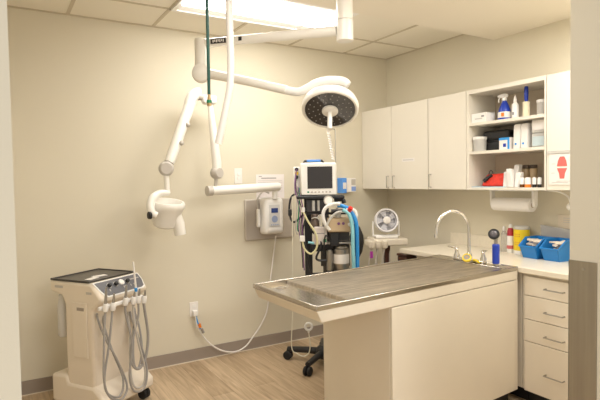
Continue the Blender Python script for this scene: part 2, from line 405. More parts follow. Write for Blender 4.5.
# paper towel under the cabinet
t = thing('paper_towel_holder', 'white holder mounted under the open wall cabinet', 'towel holder', (-.15, -1.59, ZB))
bm = bmesh.new(); bx(bm, -.18, -.12, -1.785, -1.40, ZB-.012, ZB-.0005); obj('mount_plate', bm, M_whitep, t, .003)
for a, b in ((-1.42,-1.402), (-1.785,-1.763)):
    bm = bmesh.new(); prism(bm, [(-.175,ZB-.012),(-.125,ZB-.012),(-.13,1.27),(-.14,1.262),(-.16,1.262),(-.17,1.27)], lambda p,q,d: (p,d,q), a, b)
    obj('bracket', bm, M_whitep, t, .004)
t = thing('paper_towel_roll', 'white paper towel roll held under the wall cabinet', 'paper towel', (-.15, -1.59, 1.23))
obj('roll', lt([(.02,0),(.05,0),(.05,.325),(.02,.325)], (-.15, -1.757, 1.275), (0,1,0), 28), M_tissue, t)
obj('core', lt([(.019,-.001),(.019,.327)], (-.15, -1.757, 1.275), (0,1,0), 20), mat('card_core',(.5,.4,.28),.8), t)
# little white arm under the cabinet
t = thing('sprayer_arm', 'thin white curved arm under the far right cabinet', 'hook', (-.15, -2.0, ZB))
obj('arm', tb([(-.15,-1.86,ZB-.004),(-.15,-1.95,ZB-.012),(-.15,-2.02,ZB-.045),(-.15,-2.04,ZB-.09)], .007, 8, 5), M_whitep, t)
bm = bmesh.new(); ball(bm, (-.15,-2.04,ZB-.115), .026, 14); obj('end_ball', bm, M_whitep, t)

# ------------------------------------------------------------------ base units and counter
t = thing('countertop', 'long cream laminate countertop along the right wall', 'countertop', (-.3, -1.9, .862))
obj('worktop', box(-.60, -.003, -2.98, -.84, .864, .9), M_top, t, .004)
obj('backsplash', box(-.018, -.002, -2.98, -.86, .9, 1.0), M_top, t, .002)
t = thing('drawer_cabinet', 'cream four drawer base cabinet under the counter', 'drawer cabinet', (-.3, -2.2, 0))
bm = bmesh.new(); bx(bm, -.562, -.03, -2.45, -1.97, .1, .862)
obj('cabinet_body', bm, M_pan, t)
obj('toe_kick', box(-.50, -.03, -2.45, -1.97, 0, .1), M_dark, t)
for z0, z1, hz in ((.724,.845,.784),(.571,.720,.638),(.427,.567,.485),(.1,.423,.245)):
    d = obj('drawer', box(-.58, -.5625, -2.447, -1.993, z0, z1), M_pan, t, .0025)
    bar_handle(d, (-.58, -2.265, hz), (-.58, -2.145, hz), (-.028, 0, 0), .0045)
t = thing('base_cabinet', 'cream corner base cabinet below counter behind the table', 'cabinet', (-.3, -1.5, 0))
obj('cabinet_body', box(-.56, -.03, -1.965, -1.0, .1, .862), M_pan, t)
obj('door', box(-.578, -.561, -1.40, -1.02, .11, .855), M_pan, t, .002)
obj('toe_kick', box(-.5, -.03, -1.965, -1.0, 0, .1), M_dark, t)
t = thing('waste_bin', 'tall dark brown bin below the counter end', 'bin', (-.46, -.78, 0))
bm = bmesh.new(); hexa(bm, [(-.05,-.05,0),(.05,-.05,0),(.05,.05,0),(-.05,.05,0),(-.06,-.06,.82),(.06,-.06,.82),(.06,.06,.82),(-.06,.06,.82)])
obj('bin_body', bm, M_brownw, t, .01, world=False)
obj('bin_rim', box(-.064,.064,-.064,.064,.82,.84), M_brownw, t, .004, world=False)

# ---- things on the counter
t = thing('wash_bottle', 'slim clear bottle with pale cap next to red bottle', 'bottle', (-.08, -1.462, .9))
obj('bottle', lt([(0,0),(.022,0),(.023,.004),(.023,.14),(.01,.165),(0,.165)], seg=18), M_clear, t, world=False)
obj('cap', lt([(.011,.165),(.011,.19),(.004,.2),(0,.2)], seg=14), M_whitep, t, world=False)
t = thing('cleaner_bottle', 'white bottle with dark red top beside yellow canister', 'bottle', (-.085, -1.525, .9))
obj('bottle', lt([(0,0),(.026,0),(.027,.004),(.027,.125),(.024,.13),(0,.13)], seg=18), M_whitep, t, world=False)
obj('shoulder', lt([(.0245,.13),(.024,.165),(.015,.19),(0,.19)], seg=18), mat('dark_red',(.42,.03,.05),.35), t, world=False, label='dark red shoulder')
obj('cap', lt([(.014,.19),(.014,.205),(.006,.22),(0,.22)], seg=14), M_whitep, t, world=False)
obj('label_band', lt([(.0275,.03),(.0278,.032),(.0278,.055),(.0275,.057)], seg=18), mat('label_pink',(.65,.15,.15),.5), t, world=False)
t = thing('wipes_canister', 'tall yellow canister with white base behind the blue bins', 'canister', (-.09, -1.625, .9))
obj('white_base', lt([(0,0),(.055,0),(.057,.004),(.057,.03),(0,.03)], seg=28), M_whitep, t, world=False)
obj('canister_body', lt([(.057,.03),(.057,.185),(.054,.188),(0,.188)], seg=28), M_yellow, t, world=False)
obj('lid', lt([(.0575,.188),(.0575,.204),(.05,.212),(0,.212)], seg=28), M_frost, t, world=False)
bm = bmesh.new()
for z in (.15,.135,.09,.075): bx(bm, -.0585, -.052, -.022, .018, z, z+.005)
obj('printing', bm, mat('printing_orange',(.7,.4,.05),.6), t, world=False)
def blue_bin(y, lab, fill):
    # open-fronted stacking bin: front towards the room, rear near the wall
    t = thing('storage_bin', lab, 'bin', (-.14, y, .9), -.06, 'blue bins on the counter')
    w0, w1 = .060, .0725; hb, hf = .140, .085
    th = .006
    P = [(-.085,.0),( .075,.0),( .085,hb),(-.04,hb),(-.115,hf)]   # side outline (x, z)
    bm = bmesh.new()
    for s in (-1, 1):
        A = []
        for ix in (0, 1):
            A.append([bm.verts.new((px, s*((w0+(w1-w0)*pz/hb) - ix*th), max(pz, 0))) for px, pz in P])
        bm.faces.new(A[0]); bm.faces.new(A[1][::-1])
        for i in range(5): bm.faces.new((A[0][i], A[0][(i+1)%5], A[1][(i+1)%5], A[1][i]))
    bx(bm, -.085, .075, -w0, w0, 0, .006)
    hexa(bm, [(-.085,-w0,0),(-.079,-w0,0),(-.079,w0,0),(-.085,w0,0),(-.115,-w0-.007,hf),(-.109,-w0-.007,hf),(-.109,w0+.007,hf),(-.115,w0+.007,hf)])
    hexa(bm, [(.069,-w0,0),(.075,-w0,0),(.075,w0,0),(.069,w0,0),(.079,-w1,hb),(.085,-w1,hb),(.085,w1,hb),(.079,w1,hb)])
    obj('bin_shell', bm, M_bin, t, 0, world=False)
    bm = bmesh.new(); tube(bm, [(-.04,-w1-.001,hb),(-.117,-w0-.009,hf),(-.117,w0+.009,hf),(-.04,w1+.001,hb),(.084,w1+.001,hb),(.084,-w1-.001,hb),(-.04,-w1-.001,hb)], .0065, 6)
    obj('rolled_lip', bm, M_bin, t, world=False)
    rnd = random.Random(fill); bm = bmesh.new()
    for k in range(16):
        c = Vector((rnd.uniform(-.06,.045), rnd.uniform(-.035,.035), rnd.uniform(.07,.13)))
        R = Matrix.Translation(c) @ Matrix.Rotation(rnd.uniform(0,6), 4, 'Z') @ Matrix.Rotation(rnd.uniform(-.5,.5), 4, 'X')
        b2 = bmesh.new(); bx(b2, -.026,.026,-.015,.015,-.006,.006); b2.transform(R)
        me = bpy.data.meshes.new('tmp'); b2.to_mesh(me); b2.free(); bm.from_mesh(me); bpy.data.meshes.remove(me)
    bx(bm, -.08,.068,-.048,.048,.0065,.05)
    o = obj('packets', bm, mat('packet_paper',(.80,.70,.60),.7,var=.2,vscale=30), t, .002, world=False); o['kind'] = 'stuff'
blue_bin(-1.795, 'blue plastic bin of packets nearer the yellow canister', 3)
blue_bin(-1.958, 'blue plastic bin of packets at the right counter edge', 5)
bm = bmesh.new(); prism(bm, [(-1.75,.9),(-2.05,.9),(-2.05,1.05),(-1.98,1.105),(-1.74,1.125)], lambda a,b,d: (d,a,b), -.032, -.024)
o = solo('plastic_sleeve', bm, mat('grey_sleeve',(.80,.80,.82),.25,trans=.5), 'clear grey plastic sleeve leaning behind the blue bins', 'plastic sleeve')
o = solo('wall_notice', box(-.006,-.001,-2.12,-1.86,1.08,1.205), mat('buff_paper',(.78,.70,.58),.8), 'buff paper notice on wall above the right blue bin', 'notice')
bm = bmesh.new()
for z in (1.18,1.165,1.15): bx(bm, -.0072,-.0061,-2.06,-1.90,z,z+.004)
obj('printing', bm, M_paleink, o)

# ------------------------------------------------------------------ exam table (peninsula)
TA, TB, TC, TD = (-2.24,-2.10), (-.603,-1.965), (-.603,-1.285), (-2.25,-1.455)
def T(s, t, z):
    x = (1-s)*((1-t)*TA[0]+t*TD[0]) + s*((1-t)*TB[0]+t*TC[0]); y = (1-s)*((1-t)*TA[1]+t*TD[1]) + s*((1-t)*TB[1]+t*TC[1])
    return (x, y, z)
def tbx(bm, s0, s1, t0, t1, z0, z1, s0b=None, t0b=None, t1b=None):
    a = s0 if s0b is None else s0b; b0 = t0 if t0b is None else t0b; b1 = t1 if t1b is None else t1b
    hexa(bm, [T(a,b0,z0),T(s1,b0,z0),T(s1,b1,z0),T(a,b1,z0),T(s0,t0,z1),T(s1,t0,z1),T(s1,t1,z1),T(s0,t1,z1)])
t = thing('exam_table', 'long wet exam table with steel top and cream base', 'exam table', (-1.4,-1.7,0))
bm = bmesh.new(); tbx(bm, .003, .999, .0025, .996, .82, .878, s0b=.020, t0b=.0025, t1b=.99)
obj('apron', bm, M_pan, t, .005, 3, label='cream apron below the steel rim')
bm = bmesh.new()
zt = .903
tbx(bm, 0, 1, 0, .028, .8785, zt); tbx(bm, 0, 1, .972, 1, .8785, zt); tbx(bm, 0, .013, .028, .972, .8785, zt); tbx(bm, .99, 1, .028, .972, .8785, zt)
obj('rim', bm, M_rim, t, .003)
bm = bmesh.new(); tbx(bm, .013, .99, .028, .972, .8785, .8815); 
obj('basin_pan', bm, M_tub, t)
bm = bmesh.new(); tbx(bm, .93, .99, .028, .972, .8816, .9); obj('faucet_deck', bm, M_tub, t, .002)
bm = bmesh.new(); tbx(bm, .135, .928, .033, .967, .8816, .893)
n = 30
for k in range(n): tbx(bm, .137, .926, .04+.92*k/n, .04+.92*(k+.62)/n, .893, .8965)
obj('ribbed_grate', bm, M_grate, t)
obj('drain', lt([(.028,0),(.028,.003),(.02,.004),(0,.004)], T(.075,.82,.8815)), M_rim, t)
bm = bmesh.new(); tbx(bm, .300, .998, .03, .96, .1, .819); obj('base_body', bm, M_pan, t)
bm = bmesh.new(); tbx(bm, .2985, .985, .002, .0295, .1, .8165); obj('front_panel', bm, M_pan, t, .002)
bm = bmesh.new(); tbx(bm, .297, .2998, .031, .962, .0, .819); obj('end_panel', bm, M_pan, t, .001)
bm = bmesh.new(); tbx(bm, .31, .985, .09, .95, 0, .1); obj('toe_kick', bm, M_dark, t)
bm = bmesh.new(); tbx(bm, .986, .999, .004, .03, .1, .819); obj('filler_strip', bm, M_pan, t)

# faucet
t = thing('faucet', 'chrome gooseneck faucet with two lever handles on the table', 'faucet', (-.668,-1.62,.9))
obj('base', box(-.69,-.645,-1.76,-1.49,.9005,.918), M_steel, t, .008, 3)
pts = [(-.668,-1.625,.918),(-.668,-1.625,1.0),(-.668,-1.625,1.13)]+[(-.668-.125+.125*math.cos(a),-1.625+.03*(1-math.cos(a)),1.13+.125*math.sin(a)) for a in [PI*k/10 for k in range(1,11)]]+[(-.922,-1.563,1.095)]
obj('spout', tb(pts, .0115, 12), M_steel, t)
obj('spout_collar', lt([(.02,0),(.02,.03),(.013,.045),(.0,.045)], (-.668,-1.625,.916)), M_steel, t)
obj('aerator', lt([(.012,0),(.012,.025),(0,.025)], (-.923,-1.5625,1.075)), M_steel, t)
for y, e in ((-1.515,(-.05,.02)), (-1.745,(-.03,-.05))):
    v = obj('valve', lt([(.021,0),(.021,.02),(.014,.03),(.013,.055),(.016,.06),(.012,.07),(0,.07)], (-.668,y,.916)), M_steel, t)
    obj('lever', tb([(-.668+.012,y,.978),(-.668,y,.982),(-.668+e[0]*.6,y+e[1]*.6,.990),(-.668+e[0]*1.25,y+e[1]*1.25,.996)], [.006,.009,.008,.006], 8), M_steel, v)
# yellow round gadget
t = thing('tape_measure', 'yellow round tape measure leaning at the faucet base', 'tape measure', (-.725,-1.645,.9))
ax = Vector((-.75,-.45,.75)).normalized(); c0 = Vector((-.724,-1.655,.932))
bm = bmesh.new(); lathe(bm, [(.022,-.008),(.030,-.008),(.033,0),(.030,.01),(.022,.012),(.022,.006),(0,.006)], c0, ax, 24); obj('case_ring', bm, M_yellow, t)
obj('dial', lt([(.0215,.0065),(.0215,.009),(0,.010)], c0, ax, 20), mat('dial_grey',(.30,.29,.24),.3), t)
obj('orange_button', lt([(.004,.0102),(.004,.012),(0,.0125)], c0, ax, 12), M_orange, t)
obj('tape_tail', tb([(-.70,-1.69,.921),(-.70,-1.71,.922),(-.70,-1.74,.908)], .007, 6), M_yellow, t)
# blue handled gauge
t = thing('handheld_gauge', 'blue handled device with round black head standing on table', 'gauge', (-.66,-1.84,.9))
obj('foot', lt([(0,0),(.017,0),(.017,.012),(0,.012)], (0,0,.0005)), M_satin, t, world=False)
obj('handle', lt([(.0225,.012),(.0235,.02),(.0235,.135),(.019,.14),(0,.14)]), M_blue, t, world=False)
obj('neck', lt([(.010,.14),(.013,.15),(.012,.165),(.014,.17),(.011,.185),(0,.185)]), M_satin, t, world=False)
ax = (-.8,-.5,.35); obj('head', lt([(0,-.012),(.03,-.012),(.036,-.004),(.036,.006),(.03,.011),(0,.012)], (-.005,.012,.205), ax, 24), M_rub, t, world=False)
obj('head_face', lt([(.022,.0122),(.020,.0135),(0,.014)], (-.005,.012,.205), ax, 20), mat('gauge_face',(.10,.09,.10),.25), t, world=False)

# ------------------------------------------------------------------ fan and its delivery unit
t = thing('delivery_unit', 'small cream instrument unit on a post in the corner', 'instrument unit', (-.42,-.46,-.0), -.42)
obj('head_box', box(-.15,.165,-.13,.13,.885,.947), M_cream, t, .012, 3, world=False)
obj('holder_bar', box(-.205,-.15,-.17,.0,.885,.935), M_cream, t, .008, world=False)
for k, xx in enumerate((-.185,-.125,-.065)):
    h = obj('holder', lt([(.014,0),(.027,.014),(.027,.05),(.018,.07),(0,.07)], (xx,-.175,.872), (0,-.3,1)), M_cream, t, world=False)
    obj('hose', tb([(xx,-.175,.875),(xx-.03,-.18,.7),(xx-.02,-.16,.4),(xx+.04,-.12,.3),(xx+.08,-.05,.6),(xx+.09,-.02,.884)], .006, 6, 5), M_greyp, t, world=False)
obj('post', box(-.02,.03,-.03,.03,.05,.884), M_brownw, t, .004, world=False)
obj('hanging_tag', box(-.20,-.175,-.19,-.185,.79,.85), M_magenta, t, world=False, label='magenta hanging tag')
obj('base_plate', box(-.19,.17,-.18,.18,0,.05), M_cream, t, .01, world=False)
t = thing('desk_fan', 'white round desk fan on the cream corner unit', 'fan', (-.435,-.475,.948), -.50)
obj('base', box(-.10,.10,-.06,.06,0,.018), M_whitep, t, .007, world=False)
for s in (-1, 1):
    bm = bmesh.new(); prism(bm, [(-.022,.015),(.022,.015),(.014,.15),(-.014,.15)], lambda a,b,d: (d,a,b), s*.112, s*.124)
    obj('side_arm', bm, M_whitep, t, .004, world=False)
bm = bmesh.new(); bx(bm, -.124,.124,-.022,.022,.012,.028); obj('yoke_foot', bm, M_whitep, t, .006, world=False)
ax = Vector((0,-1,.16)).normalized(); fc = Vector((0,0,.155))
bm = bmesh.new(); lathe(bm, [(.092,.055),(.104,.06),(.109,.04),(.105,-.02),(.07,-.055),(0,-.06),(0,-.05),(.06,-.046),(.092,-.015),(.092,.055)], fc, ax, 32, False); obj('housing', bm, mat('fan_white',(.86,.84,.86),.35), t, world=False)
obj('motor_plate', lt([(.088,-.012),(.06,-.040),(.03,-.02),(.03,.0),(0,.0)], fc, ax, 28), mat('motor_grey',(.52,.51,.55),.5), t, world=False)
d_, u_, v_ = frame_of(ax)
bm = bmesh.new()
for R in (.055,.08): ring(bm, fc+d_*.052, ax, R, .0011, 28, 5)
for k in range(12):
    a = 2*PI*k/12; tube(bm, [fc+d_*.055+(u_*math.cos(a)+v_*math.sin(a))*.024, fc+d_*.054+(u_*math.cos(a+.4)+v_*math.sin(a+.4))*.096], .0009, 4)
obj('grille', bm, M_whitep, t, world=False)
obj('hub_cap', lt([(.034,.048),(.034,.058),(.026,.064),(0,.065)], fc, ax, 20), M_paper, t, world=False)
for k in range(5):
    a = 2*PI*k/5; bm = bmesh.new(); e = u_*math.cos(a)+v_*math.sin(a); w = d_.cross(e)
    hexa(bm, [fc+d_*.015+e*.02-w*.008, fc+d_*.015+e*.082-w*.03, fc+d_*.03+e*.086+w*.032, fc+d_*.03+e*.02+w*.008, fc+d_*.018+e*.02-w*.008, fc+d_*.018+e*.082-w*.03, fc+d_*.033+e*.086+w*.032, fc+d_*.033+e*.02+w*.008])
    obj('blade', bm, mat('blade_grey',(.66,.65,.70),.4), t, world=False)

# ------------------------------------------------------------------ wall items
t = thing('light_switch', 'white double switch plate on the back wall', 'switch', (-1.677,-.004,1.46))
obj('switch_plate', box(-1.713,-1.641,-.008,-.0005,1.462,1.595), M_paper, t, .002)
for z in (1.497,1.533): obj('toggle', box(-1.688,-1.666,-.014,-.008,z,z+.026), M_whitep, t, .002)
t = thing('wall_outlet', 'white power outlet low on the back wall', 'outlet', (-2.10,-.004,.37))
obj('outlet_plate', box(-2.138,-2.065,-.007,-.0005,.372,.492), M_paper, t, .002)
obj('socket', box(-2.117,-2.086,-.010,-.007,.445,.475), M_whitep, t, .002)
obj('socket', box(-2.117,-2.086,-.010,-.007,.39,.42), M_whitep, t, .002)
t = thing('power_cord', 'white power cord hanging along the wall into the outlet', 'cord', (-1.7,-.03,.02))
obj('plug', box(-2.122,-2.082,-.045,-.0105,.378,.428), M_whitep, t, .008)
obj('cord', tb([(-2.10,-.035,.38),(-2.09,-.04,.30),(-2.05,-.04,.22),(-1.98,-.04,.13),(-1.88,-.045,.055),(-1.76,-.045,.022),(-1.66,-.045,.05),(-1.58,-.045,.13),(-1.50,-.04,.22),(-1.44,-.04,.34),(-1.41,-.04,.55),(-1.37,-.04,.80),(-1.34,-.04,.99)], .0065, 8, 5), M_paper, t)
obj('blue_cable', tb([(-2.098,-.03,.40),(-2.085,-.042,.33),(-2.065,-.046,.27)], .006, 6, 4), M_sky, t, label='short blue lead')
obj('orange_tag', tb([(-2.075,-.05,.315),(-2.066,-.052,.285)], .012, 8), M_orange, t, label='orange clip tag')
obj('dark_clip', tb([(-2.052,-.05,.27),(-2.04,-.05,.235)], .011, 8), M_hose, t, label='grey clip')
o = solo('paper_notice', box(-1.506,-1.225,-.003,-.0005,1.325,1.541), mat('pink_white_paper',(.88,.82,.80),.8), 'white printed notice taped to wall behind x-ray arm', 'notice')
bm = bmesh.new(); bx(bm,-1.455,-1.305,-.004,-.003,1.503,1.511); bx(bm,-1.48,-1.45,-.004,-.003,1.52,1.526)
obj('heading', bm, M_ink, o)
bm = bmesh.new()
for k in range(7): bx(bm,-1.49,-1.245-.05*(k%3==2),-.004,-.003,1.483-k*.016,1.487-k*.016)
obj('printing', bm, M_paleink, o)
t = thing('glove_dispenser', 'white and blue glove box holder on back wall corner', 'dispenser', (-.53,-.05,1.35))
obj('holder_side', box(-.635,-.585,-.09,-.001,1.353,1.50), mat('dispenser_blue',(.10,.33,.85),.35), t, .004)
obj('printing', box(-.630,-.592,-.0915,-.0903,1.395,1.455), M_paper, t)
obj('carton', box(-.583,-.475,-.09,-.001,1.362,1.497), M_paper, t, .003)
obj('opening', box(-.53,-.48,-.0915,-.0903,1.43,1.485), M_greyp, t)
obj('blue_label', box(-.53,-.478,-.092,-.0903,1.372,1.415), mat('label_blue',(.25,.38,.75),.5), t)

# ------------------------------------------------------------------ x-ray unit
t = thing('xray_unit', 'white jointed wall x-ray arm with rounded tube head', 'x-ray unit', (-1.4,-.01,.96))
obj('wall_plate', box(-1.63,-1.14,-.022,-.0008,.962,1.324), mat('plate_grey',(.56,.50,.44),.35,.3), t, .02, 3)
bm = box(-1.50,-1.292,-.135,-.0225,1.01,1.34)
for v in bm.verts:
    if v.co.y < -.1: v.co.x = -1.396+(v.co.x+1.396)*.88; v.co.z = 1.175+(v.co.z-1.175)*.93
cb = obj('control_box', bm, mat('control_white',(.93,.91,.88),.35), t, .03, 4)
obj('keypad', box(-1.452,-1.348,-.1385,-.1352,1.085,1.275), mat('keypad_grey',(.72,.71,.70),.4), cb, .002)
obj('display', box(-1.432,-1.367,-.1405,-.1386,1.205,1.245), M_lcd, cb)
bm = bmesh.new(); lathe(bm, [(.03,0),(.03,.002),(.026,.003),(.021,.003),(.021,.001)], (-1.40,-.1386,1.15), (0,-1,0), 20)
for k in range(4): lathe(bm, [(.006,0),(.006,.002),(0,.003)], (-1.43+.02*k,-.1386,1.10), (0,-1,0), 10)
obj('buttons', bm, mat('button_blue',(.35,.42,.62),.4), cb)
obj('hand_switch', box(-1.535,-1.508,-.085,-.045,1.08,1.24), M_whitep, t, .01, 3)
obj('coiled_cord', tb([(-1.52,-.06,1.24),(-1.525,-.06,1.32),(-1.47,-.06,1.39),(-1.41,-.06,1.375)], .008, 8, 6), M_greyp, t)
obj('arm_post', tb([(-1.39,-.13,1.325),(-1.39,-.13,1.40)], .024, 14), M_white, t)
obj('reach_arm', tb([(-1.345,-.13,1.43),(-1.36,-.13,1.43),(-1.95,-.195,1.412),(-2.025,-.2,1.41)], [.034,.038,.038,.036], 20), M_white, t)
obj('arm_cap', tb([(-1.995,-.199,1.4105),(-2.038,-.203,1.41)], .040, 20), M_greyp, t)
obj('joint_stub', tb([(-1.965,-.2,1.44),(-1.955,-.2,1.53)], .014, 10), M_greyp, t)
bm = bmesh.new(); lathe(bm, [(0,-.04),(.036,-.04),(.048,-.026),(.05,0),(.048,.026),(.036,.04),(0,.04)], (-1.95,-.2,1.553), (0.3,-1,0), 24); obj('lower_joint', bm, M_greyp, t)
obj('rising_arm', tb([(-1.95,-.2,1.57),(-1.95,-.2,1.64),(-1.975,-.2,1.9),(-1.995,-.2,2.11)], [.037,.038,.030,.020], 16), M_white, t)
bm = bmesh.new(); bx(bm, -2.06,-1.945,-.24,-.16,2.095,2.165); obj('elbow_block', bm, M_whitep, t, .02, 3)
obj('elbow', tb([(-1.98,-.2,2.132),(-2.06,-.2,2.148),(-2.09,-.2,2.152)], [.026,.026,.03], 14), M_greyp, t)
obj('elbow_knuckle', tb([(-2.075,-.2,2.185),(-2.095,-.2,2.18),(-2.135,-.202,2.15),(-2.155,-.204,2.11),(-2.17,-.21,2.07)], [.034,.042,.047,.046,.044], 16, 3), M_white, t)
obj('folding_arm', tb([(-2.16,-.207,2.09),(-2.165,-.21,2.08),(-2.345,-.28,1.66),(-2.36,-.285,1.63)], [.042,.042,.038,.036], 16), M_white, t)
for f in (.38, .72):
    c = Vector((-2.165,-.21,2.08)).lerp(Vector((-2.345,-.28,1.66)), f)+Vector((.03,-.03,0)); bm = bmesh.new(); ball(bm, c, .02, 12); obj('arm_knob', bm, M_greyp, t)
bm = bmesh.new(); lathe(bm, [(0,-.045),(.04,-.045),(.054,-.03),(.056,0),(.054,.03),(.04,.045),(0,.045)], (-2.385,-.29,1.585), (-.2,-1,0), 24); obj('wrist_joint', bm, M_greyp, t)
obj('neck', tb([(-2.39,-.3,1.55),(-2.385,-.3,1.44),(-2.38,-.3,1.40)], [.022,.02,.02], 12), M_white, t)
hc = (-2.385,-.30,1.33); hx = (.06,-.20,1)
hd = obj('tube_head', lt([(0,-.185),(.07,-.183),(.09,-.17),(.102,-.13),(.112,-.06),(.124,-.04),(.13,-.02),(.13,.0),(.122,.014),(.108,.014),(.10,.0),(.092,-.03),(.06,-.04),(0,-.042)], hc, hx, 36), M_white, t)
obj('yoke', tb([(-2.375,-.305,1.405),(-2.44,-.315,1.405),(-2.50,-.34,1.375),(-2.525,-.36,1.325),(-2.522,-.375,1.27),(-2.49,-.385,1.245)], [.02,.026,.029,.029,.029,.026], 14, 5), M_white, t)
obj('yoke_pivot', lt([(0,0),(.026,0),(.028,.004),(.028,.018),(.024,.022),(0,.022)], (-2.53,-.385,1.25), (-1,-.1,0), 18), M_rub, t)
obj('cone', tb([(-2.345,-.32,1.25),(-2.315,-.33,1.17),(-2.305,-.335,1.09)], [.05,.045,.042], 20), M_white, t)

# ------------------------------------------------------------------ surgical light
t = thing('surgical_light', 'white ceiling surgical light with round dark LED head', 'surgical light', (-1.76,-1.69,2.25))
obj('column', tb([(-1.757,-1.690,2.584),(-1.757,-1.690,2.38)], .046, 24), M_white, t)
obj('column_sleeve', tb([(-1.757,-1.690,2.378),(-1.757,-1.690,2.262)], .048, 24), M_white, t, .003)
obj('ceiling_flange', lt([(0,0),(.11,0),(.11,.02),(.06,.03),(0,.03)], (-1.757,-1.69,2.554), (0,0,1)), M_white, t)
obj('upper_arm', tb([(-1.79,-1.655,2.325),(-2.36,-1.062,2.325)], [.029,.026], 16), M_white, t)
ua = Vector((-1.79,-1.655,2.325)); ub = Vector((-2.36,-1.062,2.325)); dr = (ub-ua).normalized(); nr = Vector((-dr.y, dr.x, 0)); nr = nr if nr.dot(Vector((-1,-1.7,0))) > 0 else -nr
def on_arm(a, b, off, z0, z1, th):
    p, q = ua+dr*a+nr*off, ua+dr*b+nr*off; bm = bmesh.new()
    hexa(bm, [Vector((p.x,p.y,z0)),Vector((q.x,q.y,z0)),Vector((q.x,q.y,z0))+nr*th,Vector((p.x,p.y,z0))+nr*th,Vector((p.x,p.y,z1)),Vector((q.x,q.y,z1)),Vector((q.x,q.y,z1))+nr*th,Vector((p.x,p.y,z1))+nr*th]); return bm
lb = obj('arm_label', on_arm(.665,.765,.0235,2.310,2.340,.0045), M_dark, t, label='dark label on the upper arm')
bm = bmesh.new()
for k in range(7):
    b2 = on_arm(.678+.011*k,.684+.011*k,.0283,2.316+.004*(k%2),2.333,.001); me = bpy.data.meshes.new('tmp'); b2.to_mesh(me); b2.free(); bm.from_mesh(me); bpy.data.meshes.remove(me)
obj('lettering', bm, M_paper, lb)
obj('arm_dot', on_arm(.565,.585,.0248,2.314,2.336,.0045), M_dark, t)
obj('elbow_column', tb([(-2.376,-1.053,2.352),(-2.376,-1.053,2.345),(-2.378,-1.055,2.16)], [.034,.037,.037], 18), M_white, t)
bm = bmesh.new(); lathe(bm, [(0,-.05),(.035,-.05),(.053,-.038),(.056,0),(.053,.038),(.035,.05),(0,.05)], (-2.379,-1.056,2.142), (-.35,-.94,0), 26); obj('elbow_joint', bm, M_white, t)
obj('lower_arm', tb([(-2.35,-1.075,2.143),(-2.156,-1.275,2.073),(-1.999,-1.437,2.01)], [.030,.026,.026], 16), M_white, t)
obj('lamp_arm', tb([(-2.03,-1.405,2.021),(-1.97,-1.463,1.999),(-1.939,-1.491,1.997),(-1.904,-1.522,2.016),(-1.858,-1.56,2.044),(-1.80,-1.61,2.052),(-1.752,-1.66,2.042),(-1.732,-1.682,2.02)], [.024,.024,.024,.024,.025,.026,.026,.022], 14, 5), M_whitep, t)
obj('lamp_pivot', tb([(-1.735,-1.675,2.03),(-1.765,-1.648,1.99),(-1.785,-1.615,1.955)], .014, 10), M_greyp, t)
la = Vector((-.40,-.53,-1.02)).normalized(); lc = Vector((-1.825,-1.630,1.884))
hd = obj('lamp_head', lt([(0,-.075),(.05,-.075),(.115,-.062),(.155,-.042),(.164,-.017),(.162,.006),(.156,.012),(.147,.012),(.144,.004),(0,.004)], lc, la, 48), M_white, t)
obj('glass_face', lt([(.143,.0045),(.143,.008),(0,.009)], lc, la, 40), M_glass, hd)
ld, lu, lv = frame_of(la)
led = None
for R, n in ((.068,11),(.095,15),(.122,20)):
    for k in range(n):
        a = 2*PI*k/n+R*40; q = lc+(lu*math.cos(a)+lv*math.sin(a))*R
        if led is None:
            led = obj('led_lens', lt([(.0038,.009),(.0038,.0105),(0,.0115)], (0,0,0), la, 8), M_led, hd, world=False); o = led
        else:
            o = led.copy(); COL.objects.link(o); o.parent = hd
        o.location = q-t.location
obj('hub', lt([(.046,.0095),(.046,.018),(.038,.024),(0,.025)], lc, la, 28), M_white, hd)
obj('sterile_handle', tb([lc+ld*.024, lc+ld*.05, lc+ld*.145], [.012,.014,.0135], 14), M_white, hd)

# ------------------------------------------------------------------ hoses from the ceiling
t = thing('oxygen_hose', 'thin dark green hose hanging straight down from the ceiling', 'hose', (-2.486,-1.46,1.9))
obj('hose', tb([(-2.486,-1.46,2.584),(-2.486,-1.46,2.25),(-2.487,-1.462,1.945)], .0085, 10), M_green, t)
obj('coupling', tb([(-2.487,-1.462,1.948),(-2.487,-1.462,1.925),(-2.487,-1.462,1.915)], [.008,.010,.010], 12), M_brass, t)
obj('green_band', tb([(-2.487,-1.462,1.916),(-2.487,-1.462,1.900)], .014, 12), M_greenb, t, label='green coupling band')
obj('tip', tb([(-2.487,-1.462,1.900),(-2.487,-1.462,1.885)], .012, 12), M_brass, t)
t = thing('scavenging_hose', 'white corrugated hose hanging from ceiling and curving left', 'hose', (-2.39,-1.515,1.67))
pts = [(-2.383,-1.508,2.584),(-2.382,-1.51,2.40),(-2.383,-1.522,2.126),(-2.391,-1.523,1.98),(-2.425,-1.51,1.82),(-2.457,-1.497,1.676)]
P = []
for i in range(len(pts)-1):
    for k in range(24): P.append(Vector(pts[i]).lerp(Vector(pts[i+1]), k/24))
for _ in range(40):
    P = [P[0]]+[(P[i-1]+P[i]*2+P[i+1])/4 for i in range(1,len(P)-1)]+[P[-1]]
obj('hose', tb(P, [.0200 if i%2 else .0180 for i in range(len(P))], 14), mat('hose_white',(.88,.85,.82),.45), t)

